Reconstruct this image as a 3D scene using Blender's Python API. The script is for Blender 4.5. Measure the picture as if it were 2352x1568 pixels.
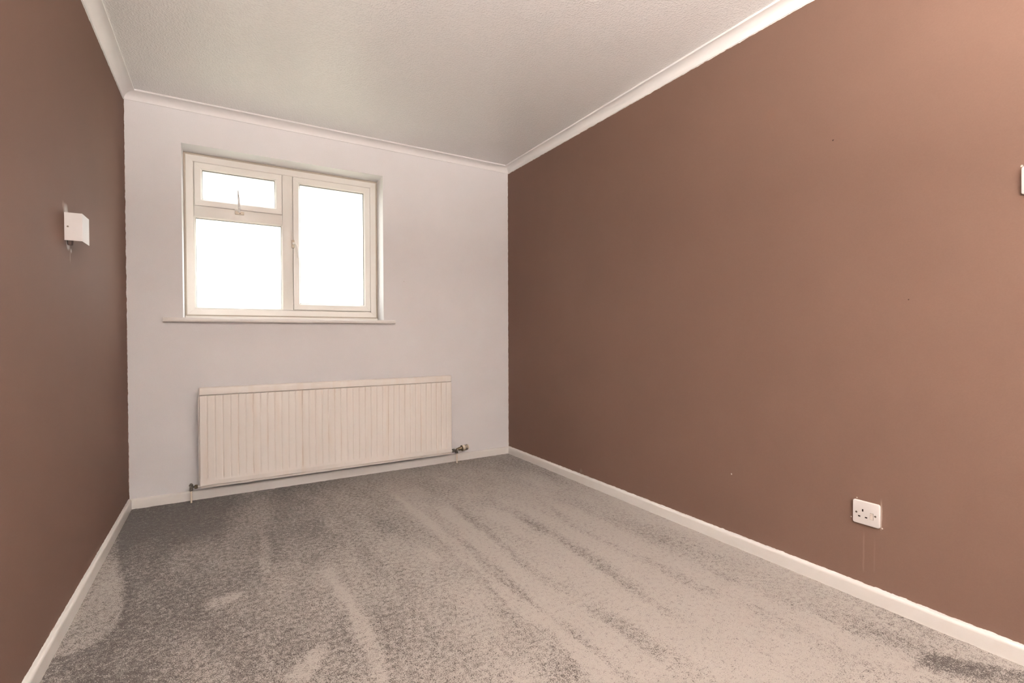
import bpy, bmesh, math, random
import numpy as np
from mathutils import Vector, Matrix

# ---------------------------------------------------------------- scene reset
for o in list(bpy.data.objects):
    bpy.data.objects.remove(o, do_unlink=True)
scene = bpy.context.scene
COL = scene.collection

# ---------------------------------------------------------------- camera
F_PX, IMG_W, IMG_H = 1108.83, 2352.0, 1568.0
CAM = Vector((0.4648, -3.3980, 0.9639))
YAW, PITCH, ROLL = 0.53802, -0.01337, -0.00316
fwd = Vector((math.sin(YAW) * math.cos(PITCH), math.cos(YAW) * math.cos(PITCH), math.sin(PITCH)))
r0 = Vector((math.cos(YAW), -math.sin(YAW), 0.0))
u0 = r0.cross(fwd)
right = r0 * math.cos(ROLL) + u0 * math.sin(ROLL)
up = -r0 * math.sin(ROLL) + u0 * math.cos(ROLL)
cam_data = bpy.data.cameras.new('camera')
cam_data.sensor_width = 36.0
cam_data.lens = F_PX / IMG_W * 36.0
cam_data.clip_start = 0.02
cam = bpy.data.objects.new('camera', cam_data)
COL.objects.link(cam)
m = Matrix((right, up, -fwd)).transposed().to_4x4()
m.translation = CAM
cam.matrix_world = m
scene.camera = cam

# ---------------------------------------------------------------- sky, added lamp strength, exposure
world = bpy.data.worlds.new('overcast_sky')
scene.world = world
world.use_nodes = True
bg = world.node_tree.nodes['Background']
bg.inputs['Color'].default_value = (1.0, 0.985, 0.955, 1)
bg.inputs['Strength'].default_value = 2.5
ADDED_DISC_STRENGTH = 960.0     # added lamp disc, lights the ceiling to imitate bounced light
ADDED_BOWL_STRENGTH = 5.0         # glow of the added lamp's bowl
ADDED_LAMP_COLOR = (1.0, 0.92, 0.85, 1)
ADDED_LAMP_POS = (0.95, -4.38, 1.42)
pl = bpy.data.lights.new('window_portal', 'AREA')      # guides daylight sampling through the window opening
pl.shape = 'RECTANGLE'; pl.size, pl.size_y = 1.20, 1.04
pl.cycles.is_portal = True
po = bpy.data.objects.new('window_portal', pl); COL.objects.link(po)
po.location = (0.849, 0.30, 1.578); po.rotation_euler = (-math.pi / 2, 0, 0)
scene.view_settings.view_transform = 'Standard'
scene.view_settings.look = 'None'
scene.view_settings.exposure = 1.50
scene.view_settings.gamma = 1.0
scene.view_settings.use_curve_mapping = False

# ---------------------------------------------------------------- room dimensions (metres)
RW = 2.460          # width, left wall x=0, right wall x=RW
RB = -4.90          # wall behind the camera
RH = 2.318          # ceiling
COVE_Z = 2.272      # lower edge of coving
SK_H = 0.055        # skirting height above the carpet
SK_T = 0.015
OX0, OX1, OZ0, OZ1 = 0.262, 1.436, 1.071, 2.085     # window opening
WT = 0.27           # thickness of the window wall

# ---------------------------------------------------------------- helpers
def smooth_by_angle(me, ang=35):
    me.polygons.foreach_set('use_smooth', [True] * len(me.polygons))
    bm = bmesh.new(); bm.from_mesh(me)
    lim = math.radians(ang)
    for e in bm.edges:
        if len(e.link_faces) == 2 and e.calc_face_angle(0) > lim:
            e.smooth = False
    bm.to_mesh(me); bm.free()

def mesh_obj(name, verts, faces, mat, parent=None, smooth=None, recalc=True):
    me = bpy.data.meshes.new(name)
    me.from_pydata([tuple(v) for v in verts], [], faces)
    if recalc:
        bm = bmesh.new(); bm.from_mesh(me)
        bmesh.ops.recalc_face_normals(bm, faces=bm.faces)
        bm.to_mesh(me); bm.free()
    if smooth: smooth_by_angle(me, smooth)
    me.materials.append(mat)
    o = bpy.data.objects.new(name, me)
    COL.objects.link(o)
    if parent is not None: o.parent = parent
    return o

def bm_obj(name, bm, mat, parent=None, smooth=None):
    bmesh.ops.recalc_face_normals(bm, faces=bm.faces)
    me = bpy.data.meshes.new(name)
    bm.to_mesh(me); bm.free()
    if smooth: smooth_by_angle(me, smooth)
    me.materials.append(mat)
    o = bpy.data.objects.new(name, me)
    COL.objects.link(o)
    if parent is not None: o.parent = parent
    return o

def empty(name, loc=(0, 0, 0)):
    o = bpy.data.objects.new(name, None)
    o.empty_display_size = 0.05
    COL.objects.link(o)
    return o

def tag(o, label=None, cat=None, kind=None, group=None):
    if label: o['label'] = label
    if cat: o['category'] = cat
    if kind: o['kind'] = kind
    if group: o['group'] = group
    return o

def add_box(bm, x0, x1, y0, y1, z0, z1, bevel=0.0, seg=2):
    vs = [bm.verts.new(p) for p in ((x0,y0,z0),(x1,y0,z0),(x1,y1,z0),(x0,y1,z0),(x0,y0,z1),(x1,y0,z1),(x1,y1,z1),(x0,y1,z1))]
    fs = [bm.faces.new([vs[i] for i in f]) for f in ((0,3,2,1),(4,5,6,7),(0,1,5,4),(1,2,6,5),(2,3,7,6),(3,0,4,7))]
    if bevel > 0:
        es = set(e for f in fs for e in f.edges)
        bmesh.ops.bevel(bm, geom=list(es), offset=bevel, segments=seg, affect='EDGES', profile=0.5)

def box(name, x0, x1, y0, y1, z0, z1, mat, parent=None, bevel=0.0, seg=2):
    bm = bmesh.new()
    add_box(bm, x0, x1, y0, y1, z0, z1, bevel, seg)
    return bm_obj(name, bm, mat, parent, smooth=40 if bevel else None)

def lathe_geo(axis_pts, seg=24):
    """axis_pts: list of (t, radius) -> verts along local Z, capped"""
    vs, fs = [], []
    n = len(axis_pts)
    for t, r in axis_pts:
        for k in range(seg):
            a = 2 * math.pi * k / seg
            vs.append((r * math.cos(a), r * math.sin(a), t))
    for i in range(n - 1):
        for k in range(seg):
            k2 = (k + 1) % seg
            fs.append((i*seg+k, i*seg+k2, (i+1)*seg+k2, (i+1)*seg+k))
    fs.append(tuple(range(seg))); fs.append(tuple((n-1)*seg + k for k in range(seg)))
    return vs, fs

def lathe(name, pts, origin, direction, mat, parent=None, seg=24, smooth=35):
    vs, fs = lathe_geo(pts, seg)
    q = Vector((0, 0, 1)).rotation_difference(Vector(direction).normalized())
    vs = [q @ Vector(v) + Vector(origin) for v in vs]
    return mesh_obj(name, vs, fs, mat, parent, smooth=smooth)

def ring_members(rect, profile, gap=0.0003):
    """sweep profile [(inset, y)] round rect (x0,x1,z0,z1) in four mitred members; returns list of (verts, faces)"""
    x0, x1, z0, z1 = rect
    out = []
    for side in range(4):
        vs, fs = [], []
        for ins, y in profile:
            a0, a1, b0, b1 = x0+ins, x1-ins, z0+ins, z1-ins
            g = gap
            if side == 0:   p, q = (a0+g, y, b0), (a1-g, y, b0)
            elif side == 1: p, q = (a1, y, b0+g), (a1, y, b1-g)
            elif side == 2: p, q = (a1-g, y, b1), (a0+g, y, b1)
            else:           p, q = (a0, y, b1-g), (a0, y, b0+g)
            vs += [p, q]
        n = len(profile)
        for i in range(n):
            j = (i + 1) % n
            fs.append((2*i, 2*i+1, 2*j+1, 2*j))
        fs.append(tuple(2*i for i in range(n))); fs.append(tuple(2*i+1 for i in range(n)))
        out.append((vs, fs))
    return out

def join_geo(parts):
    V, Fc = [], []
    for vs, fs in parts:
        b = len(V); V += list(vs); Fc += [tuple(i + b for i in f) for f in fs]
    return V, Fc

# ---------------------------------------------------------------- materials
class NT:
    def __init__(self, name):
        self.mat = bpy.data.materials.new(name); self.mat.use_nodes = True
        self.t = self.mat.node_tree
        self.b = self.t.nodes['Principled BSDF']
    def n(self, typ, **kw):
        nd = self.t.nodes.new(typ)
        for k, v in kw.items():
            if k in nd.inputs.keys() if isinstance(k, str) else False:
                nd.inputs[k].default_value = v
            else:
                setattr(nd, k, v)
        return nd
    def l(self, a, b): self.t.links.new(a, b)
    def pos(self): return self.n('ShaderNodeNewGeometry').outputs['Position']
    def noise(self, vec, scale, detail=2, rough=0.5):
        nd = self.t.nodes.new('ShaderNodeTexNoise')
        nd.inputs['Scale'].default_value = scale; nd.inputs['Detail'].default_value = detail
        nd.inputs['Roughness'].default_value = rough
        if vec is not None: self.l(vec, nd.inputs['Vector'])
        return nd.outputs[0]
    def math(self, op, a, b=0.0, c=None, clamp=False):
        nd = self.t.nodes.new('ShaderNodeMath'); nd.operation = op; nd.use_clamp = clamp
        for i, v in enumerate((a, b, c)):
            if v is None: continue
            if isinstance(v, (int, float)): nd.inputs[i].default_value = v
            else: self.l(v, nd.inputs[i])
        return nd.outputs[0]
    def maprange(self, v, a, b, c=0.0, d=1.0, smooth=True):
        nd = self.t.nodes.new('ShaderNodeMapRange')
        nd.interpolation_type = 'SMOOTHSTEP' if smooth else 'LINEAR'
        self.l(v, nd.inputs[0])
        for i, x in enumerate((a, b, c, d)): nd.inputs[i+1].default_value = x
        return nd.outputs[0]
    def mix(self, fac, a, b):
        nd = self.t.nodes.new('ShaderNodeMix'); nd.data_type = 'RGBA'
        for sock, v in ((nd.inputs[0], fac), (nd.inputs[6], a), (nd.inputs[7], b)):
            if isinstance(v, (int, float)): sock.default_value = v
            elif isinstance(v, tuple): sock.default_value = (*v[:3], 1)
            else: self.l(v, sock)
        return nd.outputs[2]
    def bump(self, h, strength, dist):
        nd = self.t.nodes.new('ShaderNodeBump')
        nd.inputs['Strength'].default_value = strength; nd.inputs['Distance'].default_value = dist
        self.l(h, nd.inputs['Height']); self.l(nd.outputs[0], self.b.inputs['Normal'])
    def color(self, c):
        if isinstance(c, tuple): self.b.inputs['Base Color'].default_value = (*c[:3], 1)
        else: self.l(c, self.b.inputs['Base Color'])
    def rough(self, r, spec=None):
        self.b.inputs['Roughness'].default_value = r
        if spec is not None: self.b.inputs['Specular IOR Level'].default_value = spec
    def sep(self, v):
        nd = self.t.nodes.new('ShaderNodeSeparateXYZ'); self.l(v, nd.inputs[0]); return nd.outputs

BROWN = (0.190, 0.116, 0.088)
BACKWALL = (0.83, 0.82, 0.83)
WHITE = (0.85, 0.84, 0.82)

def wall_material(name, base, spots=(), streaks=(), brown_edges=False, paint_edge=None):
    nt = NT(name); P = nt.pos()
    n1 = nt.noise(P, 3.0, 3); n2 = nt.noise(P, 260, 2)
    v = nt.math('ADD', nt.math('MULTIPLY', n1, 0.10), nt.math('MULTIPLY', n2, 0.10))
    v = nt.math('ADD', v, 0.90)
    hs = nt.t.nodes.new('ShaderNodeMix'); hs.data_type = 'RGBA'; hs.blend_type = 'MULTIPLY'
    hs.inputs[0].default_value = 1.0; hs.inputs[6].default_value = (*base, 1)
    cmb = nt.t.nodes.new('ShaderNodeCombineXYZ')
    for i in range(3): nt.l(v, cmb.inputs[i])
    nt.l(cmb.outputs[0], hs.inputs[7])
    col = hs.outputs[2]
    for (p, r, c, soft, amt) in spots:
        d = nt.t.nodes.new('ShaderNodeVectorMath'); d.operation = 'DISTANCE'
        nt.l(P, d.inputs[0]); d.inputs[1].default_value = p
        dd = nt.math('ADD', d.outputs['Value'], nt.math('MULTIPLY', nt.math('SUBTRACT', nt.noise(P, 0.7 / r, 2), 0.5), r * 0.9))
        f = nt.maprange(dd, r * soft, r, amt, 0.0)
        col = nt.mix(f, col, c)
    xyz = nt.sep(P)
    for (axis, a, w, z0, z1, c, amt) in streaks:
        d = nt.math('ABSOLUTE', nt.math('SUBTRACT', nt.math('ADD', xyz[axis], nt.math('MULTIPLY', nt.math('SUBTRACT', nt.noise(P, 25, 1), 0.5), w)), a))
        f = nt.maprange(d, w * 0.3, w, amt, 0.0)
        f = nt.math('MULTIPLY', f, nt.maprange(xyz[2], z0, z0 + 0.02))
        f = nt.math('MULTIPLY', f, nt.maprange(xyz[2], z1 - 0.05, z1, 1.0, 0.0))
        col = nt.mix(f, col, c)
    if brown_edges:      # brown wall paint brushed slightly over the corners
        nz = nt.math('MULTIPLY', nt.math('SUBTRACT', nt.noise(P, 22, 3), 0.5), 0.009)
        f1 = nt.maprange(nt.math('ADD', xyz[0], nz), RW - 0.0035, RW - 0.0025)
        f2 = nt.maprange(nt.math('ADD', xyz[0], nz), 0.0025, 0.0035, 1.0, 0.0)
        inside = nt.maprange(xyz[1], 0.001, 0.002, 1.0, 0.0)
        f = nt.math('MULTIPLY', nt.math('MAXIMUM', f1, f2), inside)
        col = nt.mix(f, col, BROWN)
    if paint_edge is not None:   # white gloss brushed up from the skirting onto the wall
        nz = nt.math('MULTIPLY', nt.math('SUBTRACT', nt.noise(P, 45, 3), 0.5), 0.009)
        f = nt.maprange(nt.math('ADD', xyz[2], nz), paint_edge + 0.001, paint_edge + 0.002, 1.0, 0.0)
        col = nt.mix(f, col, WHITE)
        nz2 = nt.math('MULTIPLY', nt.math('SUBTRACT', nt.noise(P, 26, 3), 0.5), 0.010)
        f = nt.maprange(nt.math('ADD', xyz[2], nz2), COVE_Z - 0.003, COVE_Z - 0.002)
        col = nt.mix(f, col, WHITE)
    nt.color(col); nt.rough(0.80, 0.16)
    nt.bump(nt.math('ADD', nt.noise(P, 180, 3), nt.math('MULTIPLY', nt.noise(P, 9, 2), 2.0)), 0.25, 0.0012)
    return nt.mat

FILL = (0.70, 0.66, 0.62)
M_LEFT = wall_material('brown_emulsion_with_filler', BROWN,
    spots=[((0, -1.172, 1.390), 0.036, FILL, 0.2, 0.65), ((0, -1.150, 1.284), 0.025, FILL, 0.45, 0.65),
           ((0, -1.11, 1.268), 0.012, FILL, 0.2, 0.5), ((0, -1.20, 1.41), 0.02, (0.4, 0.3, 0.26), 0.1, 0.5)],
    streaks=[(1, -1.125, 0.006, 1.22, 1.30, (0.45, 0.36, 0.32), 0.4)], paint_edge=SK_H)
sock_y, sock_z = -2.561, 0.314
M_RIGHT = wall_material('brown_emulsion', BROWN,
    spots=[((RW, -2.017, 0.323), 0.004, FILL, 0.4, 0.9), 
           ((RW, -2.529, 0.3625), 0.0028, FILL, 0.5, 0.8), 
           ((RW, -2.5105, 0.286), 0.0028, FILL, 0.5, 0.9), ((RW, -2.609, 0.275), 0.0035, FILL, 0.4, 0.9),
           
           ((RW, -2.196, 1.889), 0.045, (0.20, 0.115, 0.085), 0.1, 0.5), ((RW, -2.44, 1.70), 0.004, (0.06, 0.03, 0.025), 0.5, 0.9),
           ((RW, -0.93, 0.075), 0.02, (0.42, 0.40, 0.37), 0.1, 0.15), ((RW, -2.948, 1.450), 0.004, FILL, 0.4, 0.8),
           ((RW, -2.68, 1.08), 0.003, (0.06, 0.03, 0.025), 0.5, 0.8), ((RW, -1.50, 1.80), 0.012, (0.20, 0.115, 0.085), 0.2, 0.5)],
    streaks=[(1, -2.551, 0.0035, 0.09, 0.26, (0.36, 0.24, 0.20), 0.22), (1, -2.585, 0.0035, 0.10, 0.25, (0.36, 0.24, 0.20), 0.10), (1, -2.6055, 0.0035, 0.262, 0.385, (0.55, 0.46, 0.40), 0.55)],
    paint_edge=SK_H)
M_BACK = wall_material('pale_grey_emulsion', BACKWALL, spots=[((1.585, 0, 1.353), 0.004, (0.4, 0.36, 0.34), 0.4, 0.6)], brown_edges=True)
M_REAR = wall_material('pale_grey_emulsion_rear', BACKWALL)

def gloss_white(name, base=WHITE, rough=0.34, dirt=0.04, spec=0.5):
    nt = NT(name); P = nt.pos()
    d = nt.math('MULTIPLY', nt.maprange(nt.noise(P, 14, 4, 0.6), 0.45, 0.75), dirt * 4)
    nt.color(nt.mix(d, base, (base[0]*0.92, base[1]*0.84, base[2]*0.76)))
    nt.rough(rough, spec)
    nt.bump(nt.noise(P, 90, 2), 0.15, 0.0006)
    return nt.mat
M_WHITE = gloss_white('white_gloss_paint', (0.84, 0.82, 0.79))
M_COVE = gloss_white('white_coving_paint', (0.88, 0.87, 0.865), 0.55, 0.02, 0.35)
M_UPVC = gloss_white('white_pvc', (0.89, 0.865, 0.82), 0.30, 0.03)
M_SOCKET = gloss_white('white_moulded_plastic', (0.80, 0.775, 0.76), 0.28, 0.0)
M_SWITCH = gloss_white('cream_rocker_plastic', (0.82, 0.755, 0.70), 0.28, 0.0)
M_COVER = gloss_white('white_enamelled_metal', (0.72, 0.70, 0.69), 0.60, 0.0)
M_TRVHEAD = gloss_white('ivory_plastic', (0.74, 0.66, 0.54), 0.35, 0.02)
M_PIPE = gloss_white('painted_pipe', (0.76, 0.68, 0.56), 0.35, 0.03)

# radiator: yellowed enamel with faint rusty brown staining in the vertical channels
nt = NT('yellowed_radiator_enamel'); P = nt.pos()
mp = nt.t.nodes.new('ShaderNodeMapping'); mp.inputs['Scale'].default_value = (22, 22, 2.2); nt.l(P, mp.inputs[0])
st = nt.maprange(nt.noise(mp.outputs[0], 1.0, 3), 0.45, 0.8)
enamel = nt.mix(nt.math('MULTIPLY', st, 0.6), (0.93, 0.89, 0.84), (0.90, 0.81, 0.72))
# dirt settled in the pressed grooves
RAD_X0, RAD_X1, RAD_RIBS = 0.337, 1.911, 40
ph = nt.math('FRACT', nt.math('MULTIPLY', nt.math('SUBTRACT', nt.sep(P)[0], RAD_X0), RAD_RIBS / (RAD_X1 - RAD_X0)))
dist = nt.math('MINIMUM', ph, nt.math('SUBTRACT', 1.0, ph))
zz = nt.sep(P)[2]
gr = nt.math('MULTIPLY', nt.maprange(dist, 0.02, 0.075, 1.0, 0.0), nt.math('MULTIPLY', nt.maprange(zz, 0.125, 0.15), nt.maprange(zz, 0.612, 0.620, 1.0, 0.0)))
enamel = nt.mix(nt.math('MULTIPLY', gr, nt.math('ADD', 0.10, nt.math('MULTIPLY', st, 0.4))), enamel, (0.55, 0.38, 0.26))
nt.color(enamel)
nt.rough(0.36, 0.5); nt.bump(nt.noise(P, 60, 2), 0.1, 0.0006)
M_RAD = nt.mat

def metal(name, c, rough):
    nt = NT(name); P = nt.pos()
    nt.color(nt.mix(nt.maprange(nt.noise(P, 160, 3), 0.35, 0.7), c, (c[0]*0.35, c[1]*0.33, c[2]*0.3)))
    nt.b.inputs['Metallic'].default_value = 0.85; nt.rough(rough)
    return nt.mat
M_BRASS = metal('tarnished_brass', (0.30, 0.25, 0.17), 0.42)
M_NICKEL = metal('dull_nickel', (0.36, 0.34, 0.31), 0.38)
M_SCREW = metal('screw_steel', (0.30, 0.24, 0.20), 0.4)

def plain(name, c, rough=0.7, spec=0.3):
    nt = NT(name); P = nt.pos()
    nt.color(nt.mix(nt.noise(P, 40, 2), c, tuple(x * 0.85 for x in c))); nt.rough(rough, spec)
    return nt.mat
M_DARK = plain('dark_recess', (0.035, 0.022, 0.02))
M_GASKET = plain('black_gasket', (0.06, 0.045, 0.035))
M_BRACKET = plain('brown_bakelite', (0.085, 0.055, 0.045), 0.5, 0.4)
M_MASTIC = plain('grubby_mastic', (0.60, 0.53, 0.45), 0.6)

# glass: thin clear pane
nt = NT('window_glass'); t = nt.t
t.nodes.remove(nt.b)
tr = t.nodes.new('ShaderNodeBsdfTransparent'); tr.inputs[0].default_value = (0.97, 0.99, 0.98, 1)
gl = t.nodes.new('ShaderNodeBsdfGlossy'); gl.inputs['Roughness'].default_value = 0.02
lw = t.nodes.new('ShaderNodeLayerWeight'); lw.inputs[0].default_value = 0.5
pw = t.nodes.new('ShaderNodeMath'); pw.operation = 'POWER'; pw.inputs[1].default_value = 5.0
fr = t.nodes.new('ShaderNodeMath'); fr.operation = 'MULTIPLY_ADD'; fr.inputs[1].default_value = 0.85; fr.inputs[2].default_value = 0.035
t.links.new(lw.outputs['Facing'], pw.inputs[0]); t.links.new(pw.outputs[0], fr.inputs[0])
mx = t.nodes.new('ShaderNodeMixShader')
t.links.new(fr.outputs[0], mx.inputs[0]); t.links.new(tr.outputs[0], mx.inputs[1]); t.links.new(gl.outputs[0], mx.inputs[2])
t.links.new(mx.outputs[0], t.nodes['Material Output'].inputs['Surface'])
M_GLASS = nt.mat

# ceiling: stippled, slightly shiny paint
nt = NT('stippled_ceiling_paint'); P = nt.pos()
nt.color(nt.mix(nt.noise(P, 2.0, 3), (0.87, 0.865, 0.86), (0.83, 0.825, 0.82)))
nt.rough(0.22, 0.6)
h = nt.math('ADD', nt.maprange(nt.noise(P, 125, 2, 0.55), 0.40, 0.80), nt.math('MULTIPLY', nt.noise(P, 240, 1), 0.25))
nt.bump(h, 0.42, 0.0040)
M_CEIL = nt.mat

# carpet: mixed light and dark tufts, the share of dark tufts follows the lie of the pile
nt = NT('twist_pile_carpet'); P = nt.pos()
at = nt.t.nodes.new('ShaderNodeAttribute'); at.attribute_name = 'pile'
lie = at.outputs['Fac']
na = nt.noise(P, 310, 2.0, 0.6); nb = nt.noise(P, 60, 3.0, 0.6); nc = nt.noise(P, 760, 1.0, 0.5)
s = nt.math('ADD', nt.math('MULTIPLY', na, 0.62), nt.math('ADD', nt.math('MULTIPLY', nb, 0.34), nt.math('MULTIPLY', nc, 0.30)))
thr = nt.math('ADD', nt.math('MULTIPLY', lie, 0.27), 0.475)
f = nt.maprange(nt.math('SUBTRACT', s, thr), -0.085, 0.085)
tint = nt.mix(nt.noise(P, 330, 1), (0.335, 0.296, 0.268), (0.43, 0.385, 0.352))
dark = nt.mix(nt.noise(P, 400, 1), (0.044, 0.034, 0.029), (0.092, 0.075, 0.065))
nt.color(nt.mix(f, dark, tint))
nt.rough(0.95, 0.1)
nt.b.inputs['Sheen Weight'].default_value = 0.15
nt.bump(s, 0.6, 0.006)
M_CARPET = nt.mat

# ---------------------------------------------------------------- setting: floor
def px_floor(u, v):
    d = right * ((u - IMG_W / 2) / F_PX) + up * (-(v - IMG_H / 2) / F_PX) + fwd
    k = -CAM.z / d.z
    return (CAM.x + d.x * k, CAM.y + d.y * k)

def vnoise(x, y, sx, sy, seed):
    rng = np.random.RandomState(seed)
    g = rng.rand(64, 64)
    a, b = x * sx + 100, y * sy + 100
    i, j = np.floor(a).astype(int), np.floor(b).astype(int)
    fa, fb = a - i, b - j
    fa = fa*fa*(3-2*fa); fb = fb*fb*(3-2*fb)
    G = lambda p, q: g[p % 64, q % 64]
    return (G(i,j)*(1-fa)+G(i+1,j)*fa)*(1-fb)+(G(i,j+1)*(1-fa)+G(i+1,j+1)*fa)*fb

def build_floor():
    step = 0.0125
    nx, ny = int(round((RW + 0.04) / step)), int(round((0.04 - RB) / step))
    xs = np.linspace(-0.02, RW + 0.02, nx + 1); ys = np.linspace(RB - 0.02, 0.02, ny + 1)
    X, Y = np.meshgrid(xs, ys)
    # pile tone, nap in the tracks: 1 = nap towards the viewer (dark), 0 = nap away (light)
    D = 0.74 - 0.46 * np.clip((X - 0.25) / 1.25, 0, 1) ** 0.9  # broad darkening towards the left wall, only partly nap
    D += 0.20 * np.clip(1 - (-Y) / 1.3, 0, 1)  # darker towards the window wall
    D += 0.26 * (vnoise(X, Y, 5.0, 2.2, 1) - 0.5) + 0.16 * (vnoise(X, Y, 14, 5, 2) - 0.5) + 0.10 * (vnoise(X, Y, 30, 22, 3) - 0.5)
    wob = 0.025 * (vnoise(X, Y, 6, 6, 4) - 0.5) + 0.022 * (vnoise(X, Y, 22, 16, 5) - 0.5)
    def band(pts, width, amount, fade=0.12):
        P = [px_floor(*p) for p in pts]
        dist = np.full(X.shape, 9.0); tt = np.zeros(X.shape)
        L = 0; tot = sum(math.dist(P[i], P[i+1]) for i in range(len(P)-1))
        for a, b in zip(P[:-1], P[1:]):
            dx, dy = b[0]-a[0], b[1]-a[1]; l2 = dx*dx+dy*dy
            t = np.clip(((X-a[0])*dx+(Y-a[1])*dy)/l2, 0, 1)
            d = np.hypot(X-a[0]-t*dx, Y-a[1]-t*dy)
            sel = d < dist
            dist = np.where(sel, d, dist); tt = np.where(sel, L + t*math.sqrt(l2), tt); L += math.sqrt(l2)
        e = np.clip((width * 0.5 + wob - dist) / (width * 0.35) + 0.5, 0, 1)
        e = e*e*(3-2*e)
        k = np.clip(tt / fade, 0.25, 1) if fade else 1.0
        return amount * e * k
    light = [
        ([(900,1130),(1018,1228),(1102,1306),(1186,1380),(1297,1464),(1400,1568)], 0.050, 0.30),
        ([(1011,1158),(1075,1215),(1142,1272),(1203,1330),(1280,1393),(1388,1461),(1520,1568)], 0.085, 0.30),
        ([(1115,1168),(1193,1208),(1297,1276),(1371,1336),(1425,1377),(1560,1460),(1720,1568)], 0.115, 0.26),
        ([(1179,1154),(1270,1202),(1378,1255),(1489,1320),(1590,1377),(1860,1530)], 0.095, 0.24),
        ([(1270,1154),(1422,1229),(1540,1286),(1800,1400),(2080,1530)], 0.09, 0.18),
        ([(745,1290),(768,1335),(807,1384),(833,1442),(865,1513),(885,1568)], 0.050, 0.25),
        ([(603,1215),(606,1260),(611,1313)], 0.022, 0.22),
        ([(500,1385),(540,1368)], 0.07, 0.34, 0),
        ([(690,1545),(725,1500)], 0.08, 0.32, 0),
        ([(960,1245),(1000,1285)], 0.03, 0.18),
        ([(1150,1500),(1230,1568)], 0.06, 0.2),
    ]
    darkb = [
        ([(1040,1160),(1130,1235),(1190,1285),(1237,1318),(1290,1350)], 0.060, 0.20),
        ([(1240,1318),(1300,1352)], 0.08, 0.20),
        ([(1179,1181),(1265,1232),(1388,1303),(1472,1363),(1560,1420)], 0.055, 0.20),
        ([(1237,1144),(1348,1229),(1489,1289),(1640,1365)], 0.055, 0.22),
        ([(1060,1155),(1110,1150)], 0.16, 0.12),
        ([(1215,1375),(1235,1395)], 0.07, 0.22),
        ([(1345,1405),(1375,1420)], 0.07, 0.2),
        ([(1270,1490),(1310,1530)], 0.10, 0.18),
        ([(1455,1471),(1500,1500)], 0.06, 0.18),
        ([(1590,1290),(1680,1330),(1800,1385)], 0.05, 0.16),
        ([(1960,1420),(2060,1470)], 0.06, 0.12),
        ([(270,1250),(290,1370),(270,1440)], 0.05, 0.14),
        ([(640,1500),(660,1440)], 0.06, 0.12),
        ([(870,1420),(905,1530)], 0.05, 0.12),
        ([(500,1400),(560,1395)], 0.03, 0.14),
    ]
    lt = np.zeros(X.shape); dk = np.zeros(X.shape)
    for b in light: lt = np.maximum(lt, band(*b))
    for b in darkb: dk = np.maximum(dk, band(*b))
    D = D - lt * (1 - 0.3 * (vnoise(X, Y, 9, 9, 8))) + 0.6 * dk * (0.5 + vnoise(X, Y, 10, 10, 9))
    # light sweep along the left skirting, bounded by a curved edge
    P = [px_floor(*p) for p in ((276,1205),(268,1257),(277,1310),(287,1360),(280,1410),(262,1446),(217,1479),(170,1500))]
    py = np.array([q[1] for q in P]); px = np.array([q[0] for q in P]); o_ = np.argsort(py)
    edge = np.interp(Y, py[o_], px[o_], left=-0.05, right=-0.05)
    D -= 0.32 * np.clip((edge + 0.3 * wob - X) / 0.012 + 0.5, 0, 1) * (Y < py.max()) * (Y > py.min())
    # dark sweep by the right skirting
    a = px_floor(2135, 1500); b = px_floor(2352, 1540)
    xe = np.interp(Y, [b[1] - 1.5, b[1], a[1]], [b[0] - 0.02, b[0], a[0]])
    D += 0.40 * np.clip((xe + 0.4 * wob - X) / 0.02 + 0.5, 0, 1) * np.clip((X - xe + 0.14 + wob) / 0.06, 0, 1) * np.clip((a[1] - Y + wob) / 0.03 + 0.5, 0, 1)
    # pile brushed flat right at the skirting
    D = np.clip(D, 0.14, 0.95)
    Z = 0.0022 * (vnoise(X, Y, 37, 37, 11) - 0.6) + 0.002 * (vnoise(X, Y, 80, 80, 12) - 0.6)
    nV = (nx + 1) * (ny + 1)
    co = np.stack([X, Y, Z], -1).reshape(-1, 3)
    idx = np.arange(nV).reshape(ny + 1, nx + 1)
    quads = np.stack([idx[:-1, :-1], idx[:-1, 1:], idx[1:, 1:], idx[1:, :-1]], -1).reshape(-1, 4)
    me = bpy.data.meshes.new('floor')
    me.vertices.add(nV); me.vertices.foreach_set('co', co.ravel())
    nq = len(quads)
    me.loops.add(nq * 4); me.loops.foreach_set('vertex_index', quads.ravel())
    me.polygons.add(nq); me.polygons.foreach_set('loop_start', np.arange(nq) * 4)
    me.update(calc_edges=True)
    me.polygons.foreach_set('use_smooth', [True] * nq)
    att = me.attributes.new('pile', 'FLOAT', 'POINT')
    att.data.foreach_set('value', D.ravel().astype(np.float32))
    me.materials.append(M_CARPET)
    o = bpy.data.objects.new('floor', me); COL.objects.link(o)
    tag(o, 'grey flecked twist pile carpet with vacuum tracks', kind='structure')
build_floor()

# ---------------------------------------------------------------- setting: walls and ceiling
def slab(name, x0, x1, y0, y1, z0, z1, mat, label):
    o = box(name, x0, x1, y0, y1, z0, z1, mat)
    return tag(o, label, kind='structure')
slab('ceiling', -0.12, RW + 0.12, RB - 0.12, WT, RH, RH + 0.12, M_CEIL, 'white stippled paint ceiling with slight sheen')
slab('wall_left', -0.12, 0, RB - 0.12, WT, -0.1, RH, M_LEFT, 'brown painted wall carrying the white metal cover')
slab('wall_right', RW, RW + 0.12, RB - 0.12, WT, -0.1, RH, M_RIGHT, 'brown painted wall with the power socket')
slab('wall_rear', 0, RW, RB - 0.12, RB, -0.1, RH, M_REAR, 'pale grey painted wall opposite the window')

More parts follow.
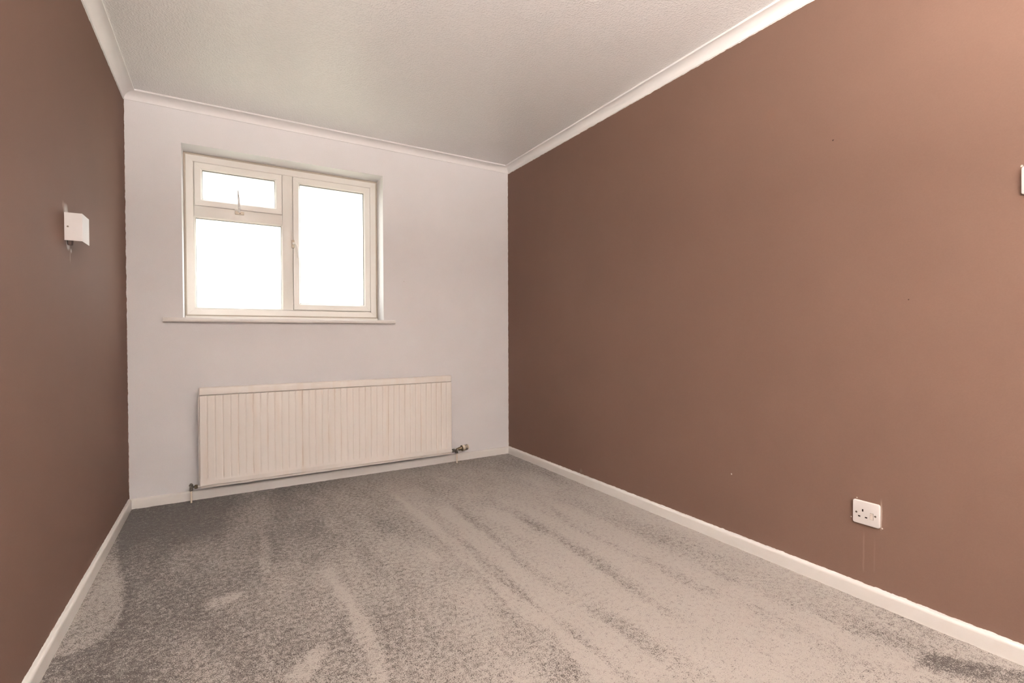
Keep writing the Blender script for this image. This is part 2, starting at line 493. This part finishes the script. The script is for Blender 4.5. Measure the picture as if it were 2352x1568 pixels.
def window_wall():
    x0, x1, z0, z1 = 0.0, RW, -0.1, RH
    vs, fs = [], []
    for y in (0.0, WT):
        vs += [(x0,y,z0),(x1,y,z0),(x1,y,z1),(x0,y,z1),(OX0,y,OZ0),(OX1,y,OZ0),(OX1,y,OZ1),(OX0,y,OZ1)]
    for b in (0, 8):
        for i in range(4):
            j = (i + 1) % 4
            fs.append((b+i, b+j, b+4+j, b+4+i))
    for i in range(4):
        j = (i + 1) % 4
        fs.append((i, j, 8+j, 8+i)); fs.append((4+i, 4+j, 12+j, 12+i))
    o = mesh_obj('wall_back', vs, fs, M_BACK)
    tag(o, 'pale grey painted wall with the window and radiator', kind='structure')
window_wall()

g = plain('paving_outside', (0.42, 0.405, 0.32), 0.9)
o = box('ground', -30, 32, WT + 0.02, 60, -3.0, -2.8, g); tag(o, 'pale ground outside the window', kind='structure')

# coving: wall lip, concave sweep, ceiling lip
def cove_profile():
    p = [(0.0, COVE_Z), (0.005, COVE_Z), (0.005, COVE_Z + 0.005)]
    for k in range(1, 13):
        a = math.pi / 2 * k / 12
        p.append((0.045 - 0.040 * math.cos(a), COVE_Z + 0.005 + (RH - 0.009 - COVE_Z - 0.005) * math.sin(a)))
    p += [(0.057, RH - 0.009), (0.057, RH + 0.001), (0.0, RH + 0.001)]
    return p
def run_profile(name, prof, side, mat, label, smooth=40):
    """extrude (offset from wall, z) along one wall with mitred ends"""
    vs, fs = [], []
    for d, z in prof:
        if side == 'back':    a, b = (d, -d, z), (RW - d, -d, z)
        elif side == 'rear':  a, b = (d, RB + d, z), (RW - d, RB + d, z)
        elif side == 'left':  a, b = (d, RB + d, z), (d, -d, z)
        else:                 a, b = (RW - d, RB + d, z), (RW - d, -d, z)
        vs += [a, b]
    n = len(prof)
    for i in range(n):
        j = (i + 1) % n
        fs.append((2*i, 2*i+1, 2*j+1, 2*j))
    fs.append(tuple(2*i for i in range(n))); fs.append(tuple(2*i+1 for i in range(n)))
    o = mesh_obj(name, vs, fs, mat, smooth=smooth)
    return tag(o, label, kind='structure')
for k, (side, lab) in enumerate((('back', 'white coving above the window'), ('left', 'white coving along the brown wall with the metal cover'),
                          ('right', 'white coving along the brown wall with the socket'), ('rear', 'white coving opposite the window'))):
    run_profile('trim_%d' % (k + 1), cove_profile(), side, M_COVE, lab)

sk = [(0.0, -0.01), (SK_T, -0.01), (SK_T, SK_H - 0.012)]
for k in range(1, 6):
    a = math.pi / 2 * k / 5
    sk.append((SK_T - 0.010 + 0.010 * math.cos(a), SK_H - 0.012 + 0.012 * math.sin(a)))
sk.append((0.0, SK_H))
for side, lab in (('back', 'white skirting board under the radiator'), ('left', 'white skirting board below the metal cover'),
                  ('right', 'white skirting board below the socket'), ('rear', 'white skirting board opposite the window')):
    run_profile('baseboard_' + side, sk, side, M_WHITE, lab)

# ---------------------------------------------------------------- window
win = empty('window_1'); tag(win, 'white plastic window with top fanlight, fixed pane and side casement', kind='structure')
YF = 0.150                         # face of the outer frame
FX0, FX1, FZ0, FZ1 = 0.268, 1.430, 1.090, 2.078
fw = 0.046
prof = [(0, YF + 0.004), (0.004, YF), (fw - 0.004, YF), (fw, YF + 0.004), (fw, YF + 0.06), (0, YF + 0.06)]
for vs, fs in ring_members((FX0, FX1, FZ0 - 0.002, FZ1 + 0.0), prof):
    mesh_obj('frame_member', vs, fs, M_UPVC, win)
MX0, MX1 = 0.807, 0.869
box('mullion', MX0, MX1, YF + 0.0006, YF + 0.06, FZ0 + 0.046, FZ1 - 0.046, M_UPVC, win, 0.003)
TZ0, TZ1 = 1.700, 1.766
box('transom', FX0 + 0.0465, MX0 - 0.0004, YF + 0.0008, YF + 0.06, TZ0, TZ1, M_UPVC, win, 0.003)

def sash(name, rect, inner, yf):
    x0, x1, z0, z1 = rect
    w = inner
    pr = [(0, yf + 0.003), (0.003, yf), (w - 0.009, yf), (w, yf + 0.012), (w, yf + 0.05), (0, yf + 0.05)]
    vs, fs = join_geo(ring_members(rect, pr, 0.00025))
    s_ = mesh_obj(name, vs, fs, M_UPVC, win)
    pg = [(w - 0.001, yf + 0.0115), (w + 0.0022, yf + 0.0135), (w + 0.0022, yf + 0.022), (w - 0.001, yf + 0.022)]
    vs, fs = join_geo(ring_members(rect, pg, 0.0))
    mesh_obj('gasket', vs, fs, M_GASKET, s_)
    gx = w + 0.001
    box('pane', x0 + gx, x1 - gx, yf + 0.018, yf + 0.022, z0 + gx, z1 - gx, M_GLASS, s_)
    return s_
fan = sash('fanlight_sash', (0.3165, 0.8055, 1.7675, 2.0305), 0.0425, YF - 0.003)
cas = sash('casement_sash', (0.8710, 1.3825, 1.1385, 2.0305), 0.0435, YF - 0.003)
# rebate behind each opening sash closes the joint with the frame
for rc in ((0.3165, 0.8055, 1.7675, 2.0305), (0.8710, 1.3825, 1.1385, 2.0305)):
    pr = [(-0.006, YF + 0.016), (0.012, YF + 0.016), (0.012, YF + 0.056), (-0.006, YF + 0.056)]
    vs, fs = join_geo(ring_members(rc, pr, 0.0)); mesh_obj('rebate', vs, fs, M_UPVC, win)
tag(fan, 'small top-hung opening light'); tag(cas, 'side-hung casement')
# fixed pane under the fanlight
fx = (0.3145, 0.8065, 1.1365, 1.6995)
pb = [(-0.001, YF + 0.004), (0.002, YF + 0.006), (0.008, YF + 0.014), (0.008, YF + 0.05), (-0.001, YF + 0.05)]
vs, fs = join_geo(ring_members(fx, pb, 0.0002)); bead = mesh_obj('glazing_bead', vs, fs, M_UPVC, win)
pg = [(0.0075, YF + 0.0135), (0.0095, YF + 0.015), (0.0095, YF + 0.024), (0.0075, YF + 0.024)]
vs, fs = join_geo(ring_members(fx, pg, 0.0)); mesh_obj('gasket', vs, fs, M_GASKET, bead)
box('pane', fx[0] + 0.0085, fx[1] - 0.0085, YF + 0.018, YF + 0.022, fx[2] + 0.0085, fx[3] - 0.0085, M_GLASS, win)
# mastic line round the frame and the flat packer under it
pr = [(-0.010, YF + 0.004), (0.001, YF - 0.003), (0.006, YF - 0.001), (0.006, YF + 0.02), (-0.010, YF + 0.02)]
vs, fs = join_geo(ring_members((FX0, FX1, FZ0, FZ1), pr, 0.0)); mesh_obj('mastic_seal', vs, fs, M_MASTIC, win)
box('frame_cill', OX0 + 0.003, OX1 - 0.003, YF - 0.012, YF + 0.06, OZ0, FZ0 - 0.002, M_UPVC, win, 0.003)
# casement handle
hx, hz = 0.872, 1.578
hb = box('handle_base', hx - 0.012, hx + 0.006, YF - 0.014, YF - 0.0028, hz - 0.026, hz + 0.028, M_TRVHEAD, cas, 0.003)
pts = [(hx - 0.001, YF - 0.022, hz + 0.003), (hx + 0.011, YF - 0.026, hz + 0.000), (hx + 0.017, YF - 0.030, hz - 0.012),
       (hx + 0.021, YF - 0.032, hz - 0.040), (hx + 0.024, YF - 0.033, hz - 0.070), (hx + 0.025, YF - 0.033, hz - 0.092)]
def sweep(name, pts, radii, mat, parent, seg=10, flat=1.0):
    vs, fs = [], []
    for i, p in enumerate(pts):
        p = Vector(p)
        tdir = (Vector(pts[min(i+1, len(pts)-1)]) - Vector(pts[max(i-1, 0)])).normalized()
        a = tdir.cross(Vector((0, 1, 0)))
        if a.length < 1e-4: a = Vector((1, 0, 0))
        a.normalize(); b = tdir.cross(a).normalized()
        for k in range(seg):
            th = 2 * math.pi * k / seg
            vs.append(p + a * math.cos(th) * radii[i] + b * math.sin(th) * radii[i] * flat)
    for i in range(len(pts) - 1):
        for k in range(seg):
            k2 = (k + 1) % seg
            fs.append((i*seg+k, i*seg+k2, (i+1)*seg+k2, (i+1)*seg+k))
    fs.append(tuple(range(seg))); fs.append(tuple((len(pts)-1)*seg + k for k in range(seg)))
    return mesh_obj(name, vs, fs, mat, parent, smooth=50)
sweep('handle', pts, [0.006, 0.0065, 0.006, 0.0062, 0.0055, 0.005], M_UPVC, cas, flat=0.8)
lathe('handle_pivot', [(0, 0.007), (0.012, 0.007), (0.014, 0.005)], (hx - 0.003, YF - 0.012, hz + 0.003), (0, -1, 0), M_UPVC, cas, 16)
# fanlight peg stay folded upright in front of the small pane
sx = 0.558
box('stay_plate', sx - 0.025, sx + 0.026, YF - 0.012, YF + 0.001, 1.736, 1.756, M_PIPE, fan, 0.003)
lathe('stay_screw', [(0, 0.003), (0.0012, 0.003), (0.0016, 0.002)], (sx + 0.003, YF - 0.0118, 1.743), (0, -1, 0), M_SCREW, fan, 12)
sweep('stay_catch', [(sx - 0.026, YF - 0.020, 1.762), (sx - 0.014, YF - 0.022, 1.764), (sx, YF - 0.018, 1.757)], [0.0035, 0.0045, 0.004], M_UPVC, fan)
sweep('stay_arm', [(sx - 0.002, YF - 0.016, 1.748), (sx - 0.001, YF - 0.022, 1.772), (sx - 0.003, YF - 0.026, 1.80), (sx - 0.005, YF - 0.030, 1.84), (sx - 0.008, YF - 0.032, 1.875), (sx - 0.009, YF - 0.033, 1.884)],
      [0.006, 0.0065, 0.0062, 0.0055, 0.0042, 0.002], M_COVER, fan, flat=0.45)
lathe('stay_pivot', [(0, 0.005), (0.004, 0.005), (0.006, 0.003)], (sx - 0.002, YF - 0.024, 1.776), (0, -1, 0), M_UPVC, fan, 14)
# window board
NX0, NX1 = 0.168, 1.512
def extr(poly, x0, x1):
    n = len(poly); vs = [(x0, y, z) for y, z in poly] + [(x1, y, z) for y, z in poly]
    fs = [(i, (i+1) % n, n + (i+1) % n, n + i) for i in range(n)] + [tuple(range(n)), tuple(range(n, 2*n))]
    return vs, fs
nose_poly = [(-0.0004, 1.0705)]
for cz, a0 in ((1.0625, 90), (1.0535, 180)):
    for k in range(5):
        a = math.radians(a0 + 90 * k / 4)
        nose_poly.append((-0.0245 + 0.008 * math.cos(a), cz + 0.008 * math.sin(a)))
nose_poly.append((-0.0004, 1.0455))
sv, sf = extr(nose_poly, NX0, NX1)
so = mesh_obj('window_board', sv, sf, M_WHITE, win, smooth=40)
bv, bf = extr([(-0.002, 1.0700), (YF - 0.012, 1.0700), (YF - 0.012, 1.0722), (-0.002, 1.0722)], OX0 + 0.0005, OX1 - 0.0005)
mesh_obj('board_top', bv, bf, M_WHITE, so)

# ---------------------------------------------------------------- radiator
rad = empty('radiator')
tag(rad, 'cream ribbed panel radiator mounted under the window', 'radiator')
RX0, RX1, RZ0, RZ1, RY = 0.337, 1.911, 0.094, 0.666, -0.100
NR = 40
def radiator_panel():
    pitch = (RX1 - RX0) / NR
    # columns: per rib a flat crest, rounded shoulders and a narrow groove
    prof = [(0.0, 1.0), (0.03, 0.9), (0.07, 0.5), (0.11, 0.12), (0.15, 0.0), (0.20, 0.0), (0.5, 0.0), (0.80, 0.0), (0.85, 0.0), (0.89, 0.12), (0.93, 0.5), (0.97, 0.9)]
    cols = [(RX0 + (i + u) * pitch, g) for i in range(NR) for u, g in prof] + [(RX1, 1.0)]
    zb0, zb1 = RZ0 + 0.040, RZ1 - 0.047
    rows = [(RZ0, 'b', 0.008), (RZ0 + 0.002, 'b', 0.002), (RZ0 + 0.006, 'b', 0.0), (RZ0 + 0.008, 'b', 0.0), (zb0 - 0.012, 'b', 0.0), (zb0 - 0.010, 'b', 0.0), (zb0 - 0.004, 'b', 0.0015),
            (zb0 + 0.003, 'h', 0.35), (zb0 + 0.012, 'r', 0.0), (zb0 + 0.05, 'r', 0.0), ((zb0+zb1)/2, 'r', 0.0), (zb1 - 0.05, 'r', 0.0), (zb1 - 0.006, 'r', 0.0),
            (zb1 - 0.0015, 'r', 0.0), (zb1, 'n', 0.012), (zb1 + 0.0015, 'n', 0.010), (zb1 + 0.003, 't', 0.0005), (zb1 + 0.005, 't', -0.0015), (zb1 + 0.008, 't', -0.0015), (RZ1 - 0.014, 't', -0.0015), (RZ1 - 0.011, 't', -0.0015), (RZ1 - 0.005, 't', 0.001), (RZ1, 't', 0.007), (RZ1, 't', 0.016)]
    DG = 0.0040
    vs, fs = [], []
    for z, kind, a in rows:
        for x, g in cols:
            e = min(x - RX0, RX1 - x)
            edge = 0.006 * max(0, 1 - e / 0.006) ** 2
            if kind in 'bt': y = RY + a + edge
            elif kind == 'h': y = RY + 0.0015 + 0.4 * DG * g + edge
            elif kind == 'n': y = RY + a + edge
            else: y = RY + 0.0022 + DG * g + edge
            vs.append((x, y, z))
    nc = len(cols)
    for i in range(len(rows) - 1):
        for k in range(nc - 1):
            fs.append((i*nc+k, i*nc+k+1, (i+1)*nc+k+1, (i+1)*nc+k))
    # sides, top and back close the panel
    yb = RY + 0.030
    b = len(vs)
    vs += [(RX0 + 0.004, yb, RZ0), (RX1 - 0.004, yb, RZ0), (RX1 - 0.004, yb, RZ1), (RX0 + 0.004, yb, RZ1)]
    R = len(rows)
    fs.append((b, b+1, b+2, b+3))
    fs.append(tuple([b+1, b] + [k for k in range(nc)]))
    fs.append(tuple([b+3, b+2] + [(R-1)*nc + k for k in range(nc-1, -1, -1)]))
    fs.append(tuple([b, b+3] + [i*nc for i in range(R-1, -1, -1)]))
    fs.append(tuple([b+2, b+1] + [i*nc + nc-1 for i in range(R)]))
    return mesh_obj('ribbed_panel', vs, fs, M_RAD, rad, smooth=55)
panel = radiator_panel()
box('bottom_seam', RX0 + 0.006, RX1 - 0.006, RY + 0.0085, RY + 0.0112, RZ0 - 0.0115, RZ0 + 0.001, M_RAD, rad, 0.0008)
box('side_seam', RX0 - 0.0042, RX0 + 0.005, RY + 0.014, RY + 0.0165, RZ0 + 0.035, RZ1 - 0.055, M_RAD, rad, 0.0008)
box('side_seam', RX1 - 0.005, RX1 + 0.0042, RY + 0.014, RY + 0.0165, RZ0 + 0.035, RZ1 - 0.055, M_RAD, rad, 0.0008)
for bx in (RX0 + 0.25, RX1 - 0.25):
    box('wall_bracket', bx - 0.018, bx + 0.018, RY + 0.028, -0.0002, RZ0 + 0.02, RZ1 - 0.06, M_RAD, rad, 0.002)
# lockshield valve
PY = -0.062
lx, lz = 0.294, 0.091
lv = lathe('lockshield_valve', [(-0.022, 0.0075), (-0.020, 0.0095), (-0.004, 0.0095), (-0.002, 0.0085), (0.004, 0.0085), (0.006, 0.0105), (0.014, 0.0105), (0.016, 0.007), (0.021, 0.006)], (lx, PY, lz), (0, 0, 1), M_NICKEL, rad, 8, 30)
lathe('valve_tail', [(0, 0.006), (0.010, 0.006), (0.011, 0.0065), (0.013, 0.0065)], (lx + 0.004, PY, lz), (1, 0, 0), M_NICKEL, lv, 12)
lathe('union_nut', [(0, 0.010), (0.002, 0.0118), (0.014, 0.0118), (0.016, 0.010)], (lx + 0.016, PY, lz - 0.001), (1, 0, 0), M_BRASS, lv, 6, 20)
lathe('tail_stub', [(0, 0.007), (0.016, 0.007)], (lx + 0.030, PY, lz - 0.001), (1, 0, 0), M_RAD, lv, 12)
lathe('supply_pipe', [(-0.012, 0.0052), (0.075, 0.0052)], (lx, PY, 0.0), (0, 0, 1), M_PIPE, rad, 16)
# thermostatic valve
tx, tz = 1.966, 0.096
tv = lathe('thermostatic_valve', [(-0.022, 0.0085), (-0.021, 0.012), (-0.006, 0.012), (-0.004, 0.0105), (0.008, 0.0105), (0.011, 0.006)], (tx, PY, tz), (0, 0, 1), M_NICKEL, rad, 8, 30)
lathe('union_nut', [(0, 0.010), (0.002, 0.0135), (0.020, 0.0135), (0.022, 0.010)], (tx - 0.038, PY, tz), (1, 0, 0), M_NICKEL, tv, 6, 20)
lathe('tail_stub', [(-0.012, 0.008), (0.02, 0.008)], (tx - 0.045, PY, tz), (1, 0, 0), M_RAD, tv, 12)
lathe('valve_neck', [(0, 0.0085), (0.014, 0.0095), (0.016, 0.012), (0.030, 0.0135), (0.040, 0.0165), (0.041, 0.0225), (0.046, 0.0225), (0.047, 0.018)], (tx, PY, tz + 0.006), (1, 0, 0.10), M_BRASS, tv, 24)
def trv_head():
    # fluted cap: deep slots round the outer half
    q = Vector((0, 0, 1)).rotation_difference(Vector((1, 0, 0.10)).normalized())
    org = Vector((tx + 0.046, PY, tz + 0.0106))
    seg, nflute = 96, 16
    rings = [(0.0, 0.0175, 0), (0.001, 0.0205, 0), (0.016, 0.0205, 0), (0.0175, 0.0205, 1), (0.036, 0.0198, 1), (0.0375, 0.0195, 0), (0.046, 0.0188, 0), (0.050, 0.0168, 0), (0.051, 0.012, 0)]
    vs, fs = [], []
    for t_, r, fl in rings:
        for k in range(seg):
            a = 2 * math.pi * k / seg
            rr = r
            if fl and (k % (seg // nflute)) in (0, 1): rr -= 0.0040
            vs.append(q @ Vector((rr * math.cos(a), rr * math.sin(a), t_)) + org)
    for i in range(len(rings) - 1):
        for k in range(seg):
            k2 = (k + 1) % seg
            fs.append((i*seg+k, i*seg+k2, (i+1)*seg+k2, (i+1)*seg+k))
    fs.append(tuple(range(seg))); fs.append(tuple((len(rings)-1)*seg + k for k in range(seg)))
    h_ = mesh_obj('control_head', vs, fs, M_TRVHEAD, tv, smooth=30)
    tag(h_, 'ivory slotted thermostat head')
    parts = []  # dark bars put in for the shade inside the slots
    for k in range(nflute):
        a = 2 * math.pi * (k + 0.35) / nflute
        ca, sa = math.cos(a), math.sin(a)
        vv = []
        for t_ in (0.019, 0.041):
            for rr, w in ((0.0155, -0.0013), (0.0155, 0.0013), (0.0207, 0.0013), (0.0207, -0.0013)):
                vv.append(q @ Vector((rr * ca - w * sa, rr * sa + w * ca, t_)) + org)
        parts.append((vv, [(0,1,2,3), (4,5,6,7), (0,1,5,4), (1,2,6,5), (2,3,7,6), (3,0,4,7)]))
    mesh_obj('slot_shade_bars', *join_geo(parts), M_DARK, tv)
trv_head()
lathe('supply_pipe', [(-0.012, 0.0052), (0.080, 0.0052)], (tx + 0.002, PY, 0.0), (0, 0, 1), M_PIPE, rad, 16)

# ---------------------------------------------------------------- wall plates on the right wall (built facing -x)
def rounded_plate(y0, y1, z0, z1, depth, r, mat, name, parent, holes=()):
    """accessory plate with rounded corners and soft front edge standing off the wall x=RW"""
    def outline(ins):
        pts = []
        rr = max(r - ins, 0.001)
        for cx, cz, a0 in ((y1-ins-rr, z1-ins-rr, 0), (y0+ins+rr, z1-ins-rr, 90), (y0+ins+rr, z0+ins+rr, 180), (y1-ins-rr, z0+ins+rr, 270)):
            for k in range(6):
                a = math.radians(a0 + 90 * k / 5)
                pts.append((cx + rr * math.cos(a), cz + rr * math.sin(a)))
        return pts
    rings = [(0.0015, 0.0003), (0.0, 0.0015), (0.0, depth * 0.62), (0.0006, depth * 0.82), (0.0020, depth * 0.96), (0.0038, depth)]
    vs, fs = [], []
    for ins, d in rings:
        for y, z in outline(ins): vs.append((RW - d, y, z))
    n = 24
    for i in range(len(rings) - 1):
        for k in range(n):
            k2 = (k + 1) % n
            fs.append((i*n+k, i*n+k2, (i+1)*n+k2, (i+1)*n+k))
    fs.append(tuple((len(rings)-1)*n + k for k in range(n))); fs.append(tuple(range(n)))
    return mesh_obj(name, vs, fs, mat, parent, smooth=30)

sock = empty('power_socket')
tag(sock, 'white single switched three-pin wall socket low on the brown wall', 'socket')
SY0, SY1, SZ0, SZ1, SD = -2.604, -2.518, 0.272, 0.357, 0.0085
rounded_plate(SY0, SY1, SZ0, SZ1, SD, 0.007, M_SOCKET, 'face_plate', sock)
xf = RW - SD
def slot(yc, zc, w, h):
    box('pin_slot', xf - 0.0004, xf + 0.004, yc - w/2, yc + w/2, zc - h/2, zc + h/2, M_DARK, sock)
slot(-2.551, 0.3235, 0.0046, 0.0086)
slot(-2.540, 0.3000, 0.0072, 0.0046)
slot(-2.562, 0.3000, 0.0072, 0.0046)
for yc in (-2.5305, -2.5905):
    s_ = lathe('screw', [(0.0, 0.0034), (0.0007, 0.0034), (0.0010, 0.0028)], (xf + 0.0003, yc, 0.3125), (-1, 0, 0), M_SCREW, sock, 16)
    box('screw_slot', xf - 0.0012, xf - 0.0004, yc - 0.0026, yc + 0.0026, 0.3121, 0.3130, M_DARK, s_)
# rocker: wedge tipped towards the top
def rocker(parent, yc, zc, w, h):
    a, b = w/2, h/2
    vs = [(xf + 0.002, yc-a, zc-b), (xf + 0.002, yc+a, zc-b), (xf + 0.002, yc+a, zc+b), (xf + 0.002, yc-a, zc+b),
          (xf - 0.0018, yc-a, zc-b), (xf - 0.0018, yc+a, zc-b), (xf - 0.0012, yc+a, zc+b*0.3), (xf - 0.0012, yc-a, zc+b*0.3), (xf - 0.0042, yc+a, zc+b), (xf - 0.0042, yc-a, zc+b)]
    fs = [(0,1,2,3), (0,1,5,4), (4,5,6,7), (7,6,8,9), (2,3,9,8), (1,2,8,6,5), (0,3,9,7,4)]
    box('rocker_surround', xf - 0.0005, xf + 0.001, yc-a-0.0007, yc+a+0.0007, zc-b-0.0007, zc+b+0.0007, M_BRACKET, parent)
    return mesh_obj('rocker_switch', vs, fs, M_SWITCH, parent)
rocker(sock, -2.5795, 0.3090, 0.0095, 0.022)

sw = empty('light_switch')
tag(sw, 'white wall plate at shoulder height on the brown wall', 'switch')
LY1 = -2.948
rounded_plate(LY1 - 0.086, LY1, 1.366, 1.447, SD, 0.007, M_SOCKET, 'face_plate', sw)
rocker(sw, LY1 - 0.043, 1.4065, 0.0105, 0.024)
for yc in (LY1 - 0.0128, LY1 - 0.0732):
    lathe('screw', [(0.0, 0.0034), (0.0007, 0.0034), (0.0010, 0.0028)], (xf + 0.0003, yc, 1.4065), (-1, 0, 0), M_SCREW, sw, 16)

# ---------------------------------------------------------------- bent metal cover of a wall light on the left wall
cov = empty('wall_light_cover')
tag(cov, 'small white bent metal light cover on the brown wall', 'wall light')
BY0, BY1, BX, BZ0, BZ1, TH = -1.198, -1.100, 0.048, 1.293, 1.388, 0.0012
poly = [(0.0008, BY0), (BX, BY0), (BX, BY1), (BX - TH, BY1), (BX - TH, BY0 + TH), (0.0008, BY0 + TH)]
vs = [(x, y, BZ0) for x, y in poly] + [(x, y, BZ1) for x, y in poly]
fs = [(i, (i+1) % 6, 6 + (i+1) % 6, 6 + i) for i in range(6)] + [(0,1,4,5), (1,2,3,4), (6,7,10,11), (7,8,9,10)]
mesh_obj('cover_plate', vs, fs, M_COVER, cov)
lathe('screw', [(0, 0.0028), (0.0008, 0.0028), (0.0014, 0.0018)], (0.010, BY0 + 0.0002, 1.340), (0, -1, 0), M_SCREW, cov, 14)
# mounting bracket and lamp holder behind the cover
box('wall_bracket', 0.0, 0.0045, -1.192, -1.112, 1.300, 1.380, M_BRACKET, cov, 0.001)
box('fixing_tab', 0.004, 0.014, BY0 + TH, BY0 + TH + 0.002, 1.328, 1.352, M_BRACKET, cov)
lathe('lamp_holder', [(0, 0.004), (0.002, 0.0075), (0.012, 0.0085), (0.030, 0.0085), (0.032, 0.006)], (0.0135, -1.187, 1.277), (0, 0, 1), M_BRACKET, cov, 6, 20)

# ---------------------------------------------------------------- added uplighter, unseen behind the camera, stands in for the room light
lamp = empty('added_uplighter')
tag(lamp, 'added unseen uplighter with glowing bowl, standing in for the room light', 'added light')
lx_, ly_, lz_ = ADDED_LAMP_POS
M_STEEL = metal('brushed_steel', (0.55, 0.54, 0.52), 0.35)
lathe('base', [(0.0, 0.13), (0.012, 0.13), (0.022, 0.11), (0.026, 0.02)], (lx_, ly_, 0.0), (0, 0, 1), M_STEEL, lamp, 32)
lathe('pole', [(0.02, 0.012), (lz_ - 0.095, 0.012)], (lx_, ly_, 0.0), (0, 0, 1), M_STEEL, lamp, 16)
def emitter(name, strength):
    nt = NT(name); t = nt.t; t.nodes.remove(nt.b)
    em = t.nodes.new('ShaderNodeEmission'); em.inputs[0].default_value = ADDED_LAMP_COLOR; em.inputs[1].default_value = strength
    t.links.new(em.outputs[0], t.nodes['Material Output'].inputs['Surface'])
    return nt.mat
bowl = [(-0.10, 0.02), (-0.092, 0.06), (-0.07, 0.105), (-0.04, 0.135), (0.0, 0.15), (0.004, 0.149), (0.0, 0.146), (-0.03, 0.132)]
lathe('bowl', bowl, (lx_, ly_, lz_), (0, 0, 1), emitter('added_bowl_glow', ADDED_BOWL_STRENGTH), lamp, 32, 60)
lathe('added_lamp_disc', [(-0.012, 0.10), (-0.006, 0.10)], (lx_, ly_, lz_), (0, 0, 1), emitter('added_lamp_glow', ADDED_DISC_STRENGTH), lamp, 32, 30)
